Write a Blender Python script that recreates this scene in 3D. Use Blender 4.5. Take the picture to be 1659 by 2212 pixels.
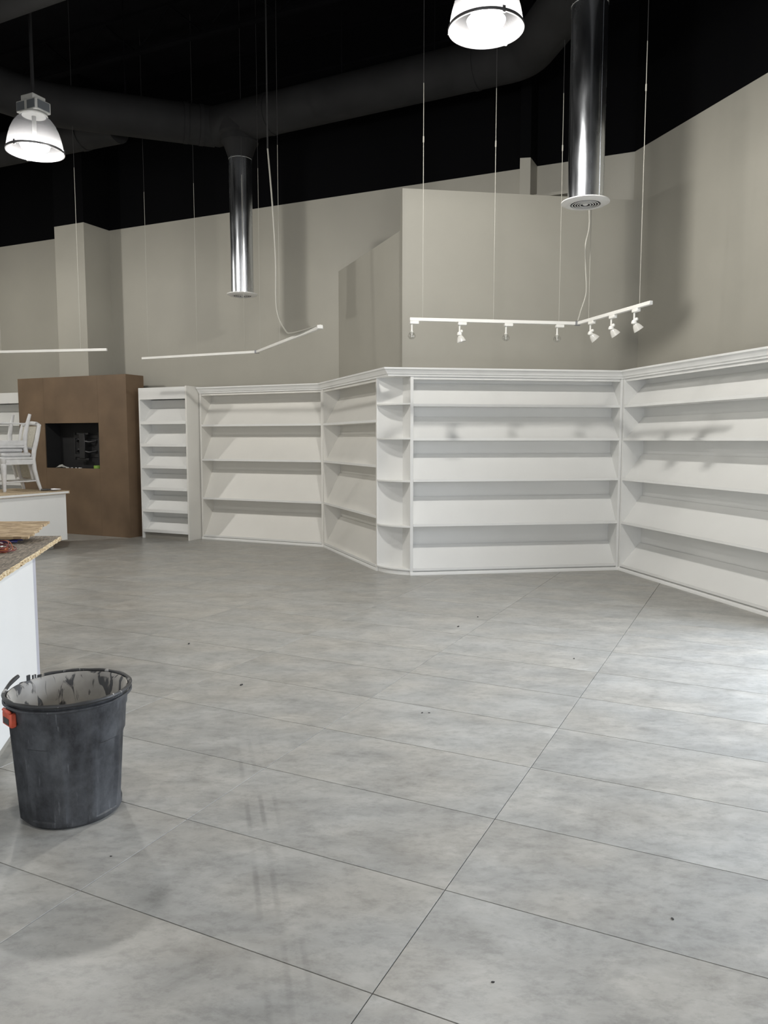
import bpy, math, random
from mathutils import Vector, Matrix
random.seed(7)
sc = bpy.context.scene
for o in list(bpy.data.objects):
    bpy.data.objects.remove(o, do_unlink=True)
COL = sc.collection

# ------------------------------------------------------------------ camera
CAM_Z = 1.65
PITCH = math.atan(156.0 / 1661.0)
cam_d = bpy.data.cameras.new('camera')
cam_d.sensor_fit = 'VERTICAL'; cam_d.sensor_height = 36.0
cam_d.lens = 36.0 * 1661.0 / 2212.0
cam_d.clip_start = 0.05; cam_d.clip_end = 100
cam = bpy.data.objects.new('camera', cam_d); COL.objects.link(cam)
cam.location = (0, 0, CAM_Z); cam.rotation_euler = (math.pi/2 - PITCH, 0, 0)
sc.camera = cam

# ------------------------------------------------------------------ world, exposure
w = bpy.data.worlds.new('world'); sc.world = w; w.use_nodes = True
bg = w.node_tree.nodes['Background']
bg.inputs['Color'].default_value = (0.86, 0.92, 1.0, 1); 
vs = sc.view_settings
vs.view_transform = 'Standard'; vs.look = 'None'; vs.gamma = 1.0; vs.use_curve_mapping = False
vs.exposure = 0.22

LAMP_W = 520.0
#LIGHTS
LW = dict(A=345, B=225, C=125, D=100, E=50, F=30, G=295); DAY_SIDE = 300; DAY_FRONT = 160; WORLD = 0.4
#END
bg.inputs['Strength'].default_value = WORLD
LAMP_COL = (1.0, 0.97, 0.915)
def area_light(name, loc, target, sx, sy, watts, col):
    l = bpy.data.lights.new(name, 'AREA'); l.shape = 'RECTANGLE'; l.size = sx; l.size_y = sy
    l.energy = watts; l.color = col; l.spread = math.radians(150)
    o = bpy.data.objects.new(name, l); COL.objects.link(o); o.location = loc
    d = Vector(target) - Vector(loc)
    o.rotation_euler = d.to_track_quat('-Z', 'Y').to_euler()
    return o
# daylight through the shop-front glazing in the right wall and behind the camera
area_light('daylight_side', (5.20, 4.60, 1.9), (3.20, 4.05, 0.3), 3.3, 2.2, DAY_SIDE, (0.84, 0.91, 1.0))
area_light('daylight_front', (0.0, -5.3, 1.6), (0.0, 0.0, 1.5), 8.0, 2.8, DAY_FRONT, (0.97, 0.98, 1.0))

# ------------------------------------------------------------------ materials
def new_mat(name):
    m = bpy.data.materials.new(name); m.use_nodes = True
    nt = m.node_tree
    return m, nt, nt.nodes['Principled BSDF']
def link(nt, a, b): nt.links.new(a, b)
def node(nt, t, **kw):
    n = nt.nodes.new(t)
    for k, v in kw.items(): setattr(n, k, v)
    return n
def simple(name, col, rough=0.5, metal=0.0, var=0.0, scale=8.0, bump=0.0, bscale=60.0, spec=0.5):
    m, nt, b = new_mat(name)
    b.inputs['Base Color'].default_value = (*col, 1); b.inputs['Roughness'].default_value = rough
    b.inputs['Metallic'].default_value = metal; b.inputs['Specular IOR Level'].default_value = spec
    geo = node(nt, 'ShaderNodeNewGeometry')
    if var > 0:
        n = node(nt, 'ShaderNodeTexNoise'); n.inputs['Scale'].default_value = scale; n.inputs['Detail'].default_value = 5
        link(nt, geo.outputs['Position'], n.inputs['Vector'])
        r = node(nt, 'ShaderNodeMapRange'); r.inputs[1].default_value = 0.3; r.inputs[2].default_value = 0.7
        r.inputs[3].default_value = 1 - var; r.inputs[4].default_value = 1 + var
        link(nt, n.outputs['Fac'], r.inputs[0])
        mx = node(nt, 'ShaderNodeVectorMath', operation='SCALE'); mx.inputs[0].default_value = col
        link(nt, r.outputs[0], mx.inputs['Scale']); link(nt, mx.outputs[0], b.inputs['Base Color'])
    if bump > 0:
        n2 = node(nt, 'ShaderNodeTexNoise'); n2.inputs['Scale'].default_value = bscale; n2.inputs['Detail'].default_value = 4
        link(nt, geo.outputs['Position'], n2.inputs['Vector'])
        bp = node(nt, 'ShaderNodeBump'); bp.inputs['Strength'].default_value = bump; bp.inputs['Distance'].default_value = 0.01
        link(nt, n2.outputs['Fac'], bp.inputs['Height']); link(nt, bp.outputs[0], b.inputs['Normal'])
    return m

def wall_paint(name, col, line_z):
    """greige emulsion below the paint line, flat black above it"""
    m, nt, b = new_mat(name)
    geo = node(nt, 'ShaderNodeNewGeometry')
    sep = node(nt, 'ShaderNodeSeparateXYZ'); link(nt, geo.outputs['Position'], sep.inputs[0])
    n = node(nt, 'ShaderNodeTexNoise'); n.inputs['Scale'].default_value = 1.2; n.inputs['Detail'].default_value = 4
    link(nt, geo.outputs['Position'], n.inputs['Vector'])
    r = node(nt, 'ShaderNodeMapRange'); r.inputs[1].default_value = .3; r.inputs[2].default_value = .7
    r.inputs[3].default_value = .96; r.inputs[4].default_value = 1.04
    link(nt, n.outputs['Fac'], r.inputs[0])
    sc_ = node(nt, 'ShaderNodeVectorMath', operation='SCALE'); sc_.inputs[0].default_value = col
    link(nt, r.outputs[0], sc_.inputs['Scale'])
    gt = node(nt, 'ShaderNodeMath', operation='GREATER_THAN'); gt.inputs[1].default_value = line_z
    link(nt, sep.outputs['Z'], gt.inputs[0])
    mx = node(nt, 'ShaderNodeMix', data_type='RGBA')
    link(nt, gt.outputs[0], mx.inputs['Factor']); link(nt, sc_.outputs[0], mx.inputs[6])
    mx.inputs[7].default_value = (0.0035, 0.0036, 0.0042, 1)
    link(nt, mx.outputs[2], b.inputs['Base Color'])
    rr = node(nt, 'ShaderNodeMapRange'); rr.inputs[3].default_value = 0.5; rr.inputs[4].default_value = 0.9
    link(nt, gt.outputs[0], rr.inputs[0]); link(nt, rr.outputs[0], b.inputs['Roughness'])
    sp = node(nt, 'ShaderNodeMapRange'); sp.inputs[3].default_value = 0.4; sp.inputs[4].default_value = 0.05
    link(nt, gt.outputs[0], sp.inputs[0]); link(nt, sp.outputs[0], b.inputs['Specular IOR Level'])
    n2 = node(nt, 'ShaderNodeTexNoise'); n2.inputs['Scale'].default_value = 220; n2.inputs['Detail'].default_value = 2
    link(nt, geo.outputs['Position'], n2.inputs['Vector'])
    bp = node(nt, 'ShaderNodeBump'); bp.inputs['Strength'].default_value = .12; bp.inputs['Distance'].default_value = .003
    link(nt, n2.outputs['Fac'], bp.inputs['Height']); link(nt, bp.outputs[0], b.inputs['Normal'])
    return m

def tile_material():
    m, nt, b = new_mat('stone_tile')
    geo = node(nt, 'ShaderNodeNewGeometry'); info = node(nt, 'ShaderNodeObjectInfo')
    rnd = node(nt, 'ShaderNodeMath', operation='MULTIPLY'); rnd.inputs[1].default_value = 37.0
    link(nt, info.outputs['Random'], rnd.inputs[0])
    add = node(nt, 'ShaderNodeVectorMath', operation='ADD')
    comb = node(nt, 'ShaderNodeCombineXYZ'); link(nt, rnd.outputs[0], comb.inputs['Z'])
    link(nt, geo.outputs['Position'], add.inputs[0]); link(nt, comb.outputs[0], add.inputs[1])
    mp = node(nt, 'ShaderNodeMapping'); mp.inputs['Rotation'].default_value = (0, 0, math.radians(26)); mp.inputs['Scale'].default_value = (1.0, 1.7, 1.0)
    link(nt, add.outputs[0], mp.inputs['Vector'])
    cloud = node(nt, 'ShaderNodeTexNoise'); cloud.inputs['Scale'].default_value = 3.4; cloud.inputs['Detail'].default_value = 9; cloud.inputs['Roughness'].default_value = .68; cloud.inputs['Distortion'].default_value = .3
    link(nt, mp.outputs[0], cloud.inputs['Vector'])
    cr = node(nt, 'ShaderNodeValToRGB'); e = cr.color_ramp.elements
    e[0].position = .27; e[0].color = (.285, .277, .258, 1); e[1].position = .70; e[1].color = (.470, .462, .440, 1)
    k = e.new(.47); k.color = (.372, .364, .344, 1)
    link(nt, cloud.outputs['Fac'], cr.inputs[0])
    fine = node(nt, 'ShaderNodeTexNoise'); fine.inputs['Scale'].default_value = 14; fine.inputs['Detail'].default_value = 8; fine.inputs['Roughness'].default_value = .75
    link(nt, mp.outputs[0], fine.inputs['Vector'])
    fr = node(nt, 'ShaderNodeMapRange'); fr.inputs[1].default_value = .38; fr.inputs[2].default_value = .53; fr.inputs[3].default_value = .83; fr.inputs[4].default_value = 1.0
    link(nt, fine.outputs['Fac'], fr.inputs[0])
    tone = node(nt, 'ShaderNodeMapRange'); tone.inputs[3].default_value = .96; tone.inputs[4].default_value = 1.04
    link(nt, info.outputs['Random'], tone.inputs[0])
    mul = node(nt, 'ShaderNodeMath', operation='MULTIPLY'); link(nt, fr.outputs[0], mul.inputs[0]); link(nt, tone.outputs[0], mul.inputs[1])
    # cart-wheel scuffs: a few narrow streaks along one curved track
    sep = node(nt, 'ShaderNodeSeparateXYZ'); link(nt, geo.outputs['Position'], sep.inputs[0])
    # track line: x = -0.62 + (y-2.2)*-0.12 + bend
    yy = node(nt, 'ShaderNodeMath', operation='SUBTRACT'); link(nt, sep.outputs['Y'], yy.inputs[0]); yy.inputs[1].default_value = 2.2
    y2 = node(nt, 'ShaderNodeMath', operation='POWER'); link(nt, yy.outputs[0], y2.inputs[0]); y2.inputs[1].default_value = 2.0
    l1 = node(nt, 'ShaderNodeMath', operation='MULTIPLY'); link(nt, yy.outputs[0], l1.inputs[0]); l1.inputs[1].default_value = -0.215
    l2 = node(nt, 'ShaderNodeMath', operation='MULTIPLY_ADD'); link(nt, y2.outputs[0], l2.inputs[0]); l2.inputs[1].default_value = -0.012; link(nt, l1.outputs[0], l2.inputs[2])
    u = node(nt, 'ShaderNodeMath', operation='SUBTRACT'); link(nt, sep.outputs['X'], u.inputs[0]); link(nt, l2.outputs[0], u.inputs[1])
    u2 = node(nt, 'ShaderNodeMath', operation='ADD'); link(nt, u.outputs[0], u2.inputs[0]); u2.inputs[1].default_value = 0.31
    ab = node(nt, 'ShaderNodeMath', operation='ABSOLUTE'); link(nt, u2.outputs[0], ab.inputs[0])
    band = node(nt, 'ShaderNodeMapRange'); band.inputs[1].default_value = .05; band.inputs[2].default_value = .12; band.inputs[3].default_value = 1; band.inputs[4].default_value = 0
    link(nt, ab.outputs[0], band.inputs[0])
    sn = node(nt, 'ShaderNodeMath', operation='MULTIPLY'); link(nt, u2.outputs[0], sn.inputs[0]); sn.inputs[1].default_value = 95
    s2 = node(nt, 'ShaderNodeMath', operation='SINE'); link(nt, sn.outputs[0], s2.inputs[0])
    s3 = node(nt, 'ShaderNodeMapRange'); s3.inputs[1].default_value = .2; s3.inputs[2].default_value = .9; link(nt, s2.outputs[0], s3.inputs[0])
    sc1 = node(nt, 'ShaderNodeTexNoise'); sc1.inputs['Scale'].default_value = 3.0; sc1.inputs['Detail'].default_value = 6
    link(nt, geo.outputs['Position'], sc1.inputs['Vector'])
    s4 = node(nt, 'ShaderNodeMapRange'); s4.inputs[1].default_value = .42; s4.inputs[2].default_value = .65; s4.inputs[4].default_value = .22; link(nt, sc1.outputs['Fac'], s4.inputs[0])
    yr = node(nt, 'ShaderNodeMapRange'); yr.inputs[1].default_value = 4.3; yr.inputs[2].default_value = 4.9; yr.inputs[3].default_value = 1; yr.inputs[4].default_value = 0
    link(nt, sep.outputs['Y'], yr.inputs[0])
    ms = [band, s3, s4, yr]; cur = ms[0].outputs[0]
    for q in ms[1:]:
        mm = node(nt, 'ShaderNodeMath', operation='MULTIPLY'); link(nt, cur, mm.inputs[0]); link(nt, q.outputs[0], mm.inputs[1]); cur = mm.outputs[0]
    inv = node(nt, 'ShaderNodeMath', operation='SUBTRACT'); inv.inputs[0].default_value = 1; link(nt, cur, inv.inputs[1])
    mul2 = node(nt, 'ShaderNodeMath', operation='MULTIPLY'); link(nt, mul.outputs[0], mul2.inputs[0]); link(nt, inv.outputs[0], mul2.inputs[1])
    out = node(nt, 'ShaderNodeVectorMath', operation='SCALE'); link(nt, cr.outputs[0], out.inputs[0]); link(nt, mul2.outputs[0], out.inputs['Scale'])
    hue = node(nt, 'ShaderNodeTexNoise'); hue.inputs['Scale'].default_value = 1.7; hue.inputs['Detail'].default_value = 5
    link(nt, mp.outputs[0], hue.inputs['Vector'])
    hr = node(nt, 'ShaderNodeValToRGB'); he = hr.color_ramp.elements
    he[0].position = .38; he[0].color = (.98, .995, 1.0, 1); he[1].position = .64; he[1].color = (1.0, .982, .945, 1)
    link(nt, hue.outputs['Fac'], hr.inputs[0])
    hm_ = node(nt, 'ShaderNodeVectorMath', operation='MULTIPLY'); link(nt, out.outputs[0], hm_.inputs[0]); link(nt, hr.outputs[0], hm_.inputs[1])
    link(nt, hm_.outputs[0], b.inputs['Base Color'])
    rr = node(nt, 'ShaderNodeMapRange'); rr.inputs[3].default_value = .28; rr.inputs[4].default_value = .42
    link(nt, cloud.outputs['Fac'], rr.inputs[0]); link(nt, rr.outputs[0], b.inputs['Roughness'])
    b.inputs['Specular IOR Level'].default_value = .4
    bp = node(nt, 'ShaderNodeBump'); bp.inputs['Strength'].default_value = .06; bp.inputs['Distance'].default_value = .004
    link(nt, fine.outputs['Fac'], bp.inputs['Height']); link(nt, bp.outputs[0], b.inputs['Normal'])
    return m

def wood_flake(name, cols, scale, stretch, rough=.75):
    m, nt, b = new_mat(name)
    tc = node(nt, 'ShaderNodeTexCoord')
    mp = node(nt, 'ShaderNodeMapping'); mp.inputs['Scale'].default_value = stretch
    link(nt, tc.outputs['Object'], mp.inputs['Vector'])
    v = node(nt, 'ShaderNodeTexVoronoi'); v.inputs['Scale'].default_value = scale; v.inputs['Randomness'].default_value = 1
    n = node(nt, 'ShaderNodeTexNoise'); n.inputs['Scale'].default_value = scale * .6; n.inputs['Detail'].default_value = 6
    link(nt, mp.outputs[0], v.inputs['Vector']); link(nt, mp.outputs[0], n.inputs['Vector'])
    av = node(nt, 'ShaderNodeSeparateColor'); link(nt, v.outputs['Color'], av.inputs[0])
    mx = node(nt, 'ShaderNodeMath', operation='MULTIPLY_ADD'); mx.inputs[1].default_value = .55
    h = node(nt, 'ShaderNodeMath', operation='MULTIPLY'); h.inputs[1].default_value = .55; link(nt, n.outputs['Fac'], h.inputs[0])
    link(nt, av.outputs[0], mx.inputs[0]); link(nt, h.outputs[0], mx.inputs[2])
    cr = node(nt, 'ShaderNodeValToRGB'); e = cr.color_ramp.elements
    e[0].position = .2; e[0].color = (*cols[0], 1); e[1].position = .85; e[1].color = (*cols[2], 1)
    k = e.new(.5); k.color = (*cols[1], 1)
    link(nt, mx.outputs[0], cr.inputs[0]); link(nt, cr.outputs[0], b.inputs['Base Color'])
    b.inputs['Roughness'].default_value = rough
    bp = node(nt, 'ShaderNodeBump'); bp.inputs['Strength'].default_value = .4; bp.inputs['Distance'].default_value = .004
    link(nt, mx.outputs[0], bp.inputs['Height']); link(nt, bp.outputs[0], b.inputs['Normal'])
    return m

def dusty_plastic(name, dark, dust, amount):
    m, nt, b = new_mat(name)
    tc = node(nt, 'ShaderNodeTexCoord')
    n1 = node(nt, 'ShaderNodeTexNoise'); n1.inputs['Scale'].default_value = 7; n1.inputs['Detail'].default_value = 10; n1.inputs['Roughness'].default_value = .7
    mp = node(nt, 'ShaderNodeMapping'); mp.inputs['Scale'].default_value = (1, 1, .7)
    link(nt, tc.outputs['Object'], mp.inputs[0]); link(nt, mp.outputs[0], n1.inputs['Vector'])
    mp2 = node(nt, 'ShaderNodeMapping'); mp2.inputs['Scale'].default_value = (1, 1, .12); mp2.inputs['Rotation'].default_value = (.5, .4, 0)
    n2 = node(nt, 'ShaderNodeTexNoise'); n2.inputs['Scale'].default_value = 60; n2.inputs['Detail'].default_value = 3
    link(nt, tc.outputs['Object'], mp2.inputs[0]); link(nt, mp2.outputs[0], n2.inputs['Vector'])
    a = node(nt, 'ShaderNodeMapRange'); a.inputs[1].default_value = .38; a.inputs[2].default_value = .78; a.inputs[4].default_value = amount; link(nt, n1.outputs['Fac'], a.inputs[0])
    c = node(nt, 'ShaderNodeMapRange'); c.inputs[1].default_value = .66; c.inputs[2].default_value = .76; c.inputs[4].default_value = amount * .8; link(nt, n2.outputs['Fac'], c.inputs[0])
    s = node(nt, 'ShaderNodeMath', operation='ADD'); s.use_clamp = True; link(nt, a.outputs[0], s.inputs[0]); link(nt, c.outputs[0], s.inputs[1])
    mx = node(nt, 'ShaderNodeMix', data_type='RGBA'); mx.inputs[6].default_value = (*dark, 1); mx.inputs[7].default_value = (*dust, 1)
    link(nt, s.outputs[0], mx.inputs['Factor']); link(nt, mx.outputs[2], b.inputs['Base Color'])
    b.inputs['Roughness'].default_value = .55
    bp = node(nt, 'ShaderNodeBump'); bp.inputs['Strength'].default_value = .15; bp.inputs['Distance'].default_value = .005
    link(nt, n1.outputs['Fac'], bp.inputs['Height']); link(nt, bp.outputs[0], b.inputs['Normal'])
    return m

def splattered(name, base, paint, thr):
    """inside of the bin: dried paint with dark drips"""
    m, nt, b = new_mat(name)
    tc = node(nt, 'ShaderNodeTexCoord')
    mp = node(nt, 'ShaderNodeMapping'); mp.inputs['Scale'].default_value = (1, 1, .35); link(nt, tc.outputs['Object'], mp.inputs[0])
    n1 = node(nt, 'ShaderNodeTexNoise'); n1.inputs['Scale'].default_value = 22; n1.inputs['Detail'].default_value = 8; n1.inputs['Distortion'].default_value = 1.0
    link(nt, mp.outputs[0], n1.inputs['Vector'])
    n2 = node(nt, 'ShaderNodeTexNoise'); n2.inputs['Scale'].default_value = 5; n2.inputs['Detail'].default_value = 4; link(nt, tc.outputs['Object'], n2.inputs['Vector'])
    a = node(nt, 'ShaderNodeMapRange'); a.inputs[1].default_value = thr; a.inputs[2].default_value = thr + .05; link(nt, n1.outputs['Fac'], a.inputs[0])
    tone = node(nt, 'ShaderNodeMapRange'); tone.inputs[1].default_value = .3; tone.inputs[2].default_value = .7; tone.inputs[3].default_value = .55; tone.inputs[4].default_value = 1.15; link(nt, n2.outputs['Fac'], tone.inputs[0])
    mx = node(nt, 'ShaderNodeMix', data_type='RGBA'); mx.inputs[6].default_value = (*base, 1); mx.inputs[7].default_value = (*paint, 1)
    link(nt, a.outputs[0], mx.inputs['Factor'])
    v = node(nt, 'ShaderNodeVectorMath', operation='SCALE'); link(nt, mx.outputs[2], v.inputs[0]); link(nt, tone.outputs[0], v.inputs['Scale'])
    link(nt, v.outputs[0], b.inputs['Base Color']); b.inputs['Roughness'].default_value = .5
    bp = node(nt, 'ShaderNodeBump'); bp.inputs['Strength'].default_value = .4; bp.inputs['Distance'].default_value = .006
    link(nt, a.outputs[0], bp.inputs['Height']); link(nt, bp.outputs[0], b.inputs['Normal'])
    return m

def galvanised():
    m, nt, b = new_mat('galvanised_steel')
    tc = node(nt, 'ShaderNodeTexCoord')
    mp = node(nt, 'ShaderNodeMapping'); mp.inputs['Scale'].default_value = (2, 2, .5); link(nt, tc.outputs['Object'], mp.inputs[0])
    n = node(nt, 'ShaderNodeTexNoise'); n.inputs['Scale'].default_value = 2.0; n.inputs['Detail'].default_value = 6; link(nt, mp.outputs[0], n.inputs['Vector'])
    r = node(nt, 'ShaderNodeMapRange'); r.inputs[1].default_value = .35; r.inputs[2].default_value = .7; r.inputs[3].default_value = .16; r.inputs[4].default_value = .34; link(nt, n.outputs['Fac'], r.inputs[0])
    link(nt, r.outputs[0], b.inputs['Roughness'])
    b.inputs['Base Color'].default_value = (.72, .75, .79, 1); b.inputs['Metallic'].default_value = 1.0
    return m

def glassy(name, tint, alpha_gloss=.12, rough=.05):
    m, nt, b = new_mat(name)
    nt.nodes.remove(b)
    t = node(nt, 'ShaderNodeBsdfTransparent'); t.inputs[0].default_value = (*tint, 1)
    g = node(nt, 'ShaderNodeBsdfGlossy'); g.inputs['Roughness'].default_value = rough
    mx = node(nt, 'ShaderNodeMixShader'); mx.inputs[0].default_value = alpha_gloss
    link(nt, t.outputs[0], mx.inputs[1]); link(nt, g.outputs[0], mx.inputs[2])
    link(nt, mx.outputs[0], nt.nodes['Material Output'].inputs[0])
    return m
def acrylic(name, col, tr=.6, glow=0):
    m, nt, b = new_mat(name)
    nt.nodes.remove(b)
    t = node(nt, 'ShaderNodeBsdfTranslucent'); t.inputs[0].default_value = (*col, 1)
    d = node(nt, 'ShaderNodeBsdfDiffuse'); d.inputs[0].default_value = (*col, 1)
    g = node(nt, 'ShaderNodeBsdfGlossy'); g.inputs['Roughness'].default_value = .15
    m1 = node(nt, 'ShaderNodeMixShader'); m1.inputs[0].default_value = tr
    link(nt, d.outputs[0], m1.inputs[1]); link(nt, t.outputs[0], m1.inputs[2])
    m2 = node(nt, 'ShaderNodeMixShader'); m2.inputs[0].default_value = .06
    link(nt, m1.outputs[0], m2.inputs[1]); link(nt, g.outputs[0], m2.inputs[2])
    link(nt, m2.outputs[0], nt.nodes['Material Output'].inputs[0])
    return m
def prismatic(name, thru, glow):
    # clear prismatic acrylic: most of the lamp light passes straight through, a little is scattered by the flutes
    m, nt, b = new_mat(name)
    nt.nodes.remove(b)
    t = node(nt, 'ShaderNodeBsdfTransparent'); t.inputs[0].default_value = (thru, thru, thru, 1)
    tr = node(nt, 'ShaderNodeBsdfTranslucent'); tr.inputs[0].default_value = (glow, glow, glow*1.03, 1)
    d = node(nt, 'ShaderNodeBsdfDiffuse'); d.inputs[0].default_value = (glow, glow, glow*1.03, 1)
    a1 = node(nt, 'ShaderNodeAddShader'); a2 = node(nt, 'ShaderNodeAddShader')
    link(nt, tr.outputs[0], a1.inputs[0]); link(nt, d.outputs[0], a1.inputs[1])
    link(nt, a1.outputs[0], a2.inputs[0]); link(nt, t.outputs[0], a2.inputs[1])
    link(nt, a2.outputs[0], nt.nodes['Material Output'].inputs[0])
    return m
def emitter(name, col, strength):
    m, nt, b = new_mat(name)
    b.inputs['Base Color'].default_value = (1, 1, 1, 1)
    b.inputs['Emission Color'].default_value = (*col, 1); b.inputs['Emission Strength'].default_value = strength
    return m

PAINT_Z = 5.31
M = {}
M['wall'] = wall_paint('greige_wall_paint', (.40, .385, .335), PAINT_Z)
M['tile'] = tile_material()
M['grout'] = simple('tile_joint', (.22, .215, .20), .9, var=.1, scale=20)
M['black'] = simple('black_ceiling_paint', (.005, .005, .006), .9, spec=.05, var=.2, scale=3)
M['duct'] = simple('black_painted_duct', (.013, .013, .0135), .75, spec=.2, var=.25, scale=2.0, bump=.08, bscale=40)
M['white'] = simple('white_satin_laminate', (.82, .82, .80), .38, var=.012, scale=3)
M['warmwhite'] = simple('white_painted_wood', (.80, .785, .74), .42, var=.015, scale=3)
M['edge'] = simple('white_edge_band', (.86, .86, .84), .35, var=.01)
M['lav_shade'] = simple('pale_shaded_end_panel', (.50, .50, .55), .4, var=.03)  # grey tone stands in for shade on the recessed end strip
M['kick'] = simple('taupe_toe_kick', (.30, .285, .25), .5, var=.05)
M['brown'] = simple('brown_fibreboard', (.168, .112, .068), .62, var=.16, scale=2.2, bump=.05, bscale=90)
M['brownin'] = simple('black_painted_recess', (.010, .010, .011), .7, var=.1)
M['blackmetal_shade'] = simple('black_coat_and_shade', (.018, .018, .02), .45, var=.1)  # bracket coat; also the painted shade in the diffuser gaps
M['galv'] = galvanised()
M['difwhite'] = simple('white_enamel', (.80, .79, .77), .4, var=.02)
M['cable'] = simple('white_cable_jacket', (.40, .39, .345), .5, var=.03)
M['cableblk'] = simple('black_sprayed_cable', (.03, .03, .03), .7, var=.1)
M['track'] = simple('white_track_enamel', (.82, .81, .77), .4, var=.02)
M['bin'] = dusty_plastic('dusty_black_plastic', (.016, .017, .020), (.22, .23, .245), .46)
M['binin'] = splattered('paint_splattered_plastic', (.07, .07, .072), (.42, .40, .365), .40)
M['binrim'] = splattered('scuffed_rim_plastic', (.03, .03, .03), (.45, .44, .42), .60)
M['orange'] = simple('orange_red_plastic', (.55, .09, .045), .45, var=.15, scale=40)
M['osbtop'] = wood_flake('grey_flake_board', ((.10, .085, .068), (.20, .17, .135), (.33, .28, .22)), 26, (1, 5, 1))
M['osbedge'] = wood_flake('pale_flake_edge', ((.32, .22, .12), (.62, .48, .29), (.80, .68, .47)), 30, (2, 1, 6))
M['board'] = wood_flake('weathered_pine_board', ((.20, .135, .075), (.42, .30, .17), (.62, .48, .31)), 14, (1.2, 9, 1))
M['ply'] = wood_flake('tan_particle_board', ((.36, .27, .17), (.46, .36, .24), (.55, .45, .31)), 60, (1, 1, 1))
M['chair'] = simple('white_painted_chair_wood', (.66, .66, .66), .45, var=.08, scale=14)
M['pad'] = simple('plastic_wrapped_pad', (.60, .60, .60), .3, var=.1, scale=20)
M['cane'] = simple('pale_cane_panel', (.50, .48, .41), .6, var=.15, scale=40)
M['plastic'] = acrylic('cloudy_plastic_wrap', (.80, .80, .76), .5)
M['acrylic'] = prismatic('prismatic_acrylic', .32, .028)
M['lens'] = prismatic('lamp_lens', .93, .0012)
M['lampmetal'] = simple('lamp_grey_metal', (.42, .42, .40), .5, var=.05)
M['lampdark'] = simple('lamp_vent_mesh', (.10, .11, .12), .6, var=.1)
M['ring'] = simple('lamp_steel_ring', (.35, .35, .36), .35, metal=.8)
M['bulb'] = emitter('lamp_bulb_glow', (1, .985, .97), 14)
M['glass'] = glassy('clear_bulb_glass', (.90, .90, .88), .22, .08)
M['frost'] = acrylic('frosted_glass_shade', (.84, .83, .79), .35)
M['copper'] = simple('red_brown_wire', (.16, .03, .03), .4, var=.2)
M['copper2'] = simple('copper_wire', (.42, .13, .06), .35, metal=.4)
M['blue'] = simple('dark_blue_plastic_bag', (.02, .02, .10), .4, var=.2)
M['green'] = simple('green_masking_tape', (.22, .38, .06), .6, var=.05)
M['tool'] = simple('dark_tool_steel', (.05, .05, .05), .4, metal=.3, var=.2)
M['crumb'] = simple('dark_grit', (.05, .048, .045), .9, var=.2)
M['pane'] = glassy('window_glass', (.97, .98, 1.0), .05, .02)
M['alu'] = simple('window_aluminium', (.30, .31, .32), .4, metal=.6, var=.03)

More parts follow.
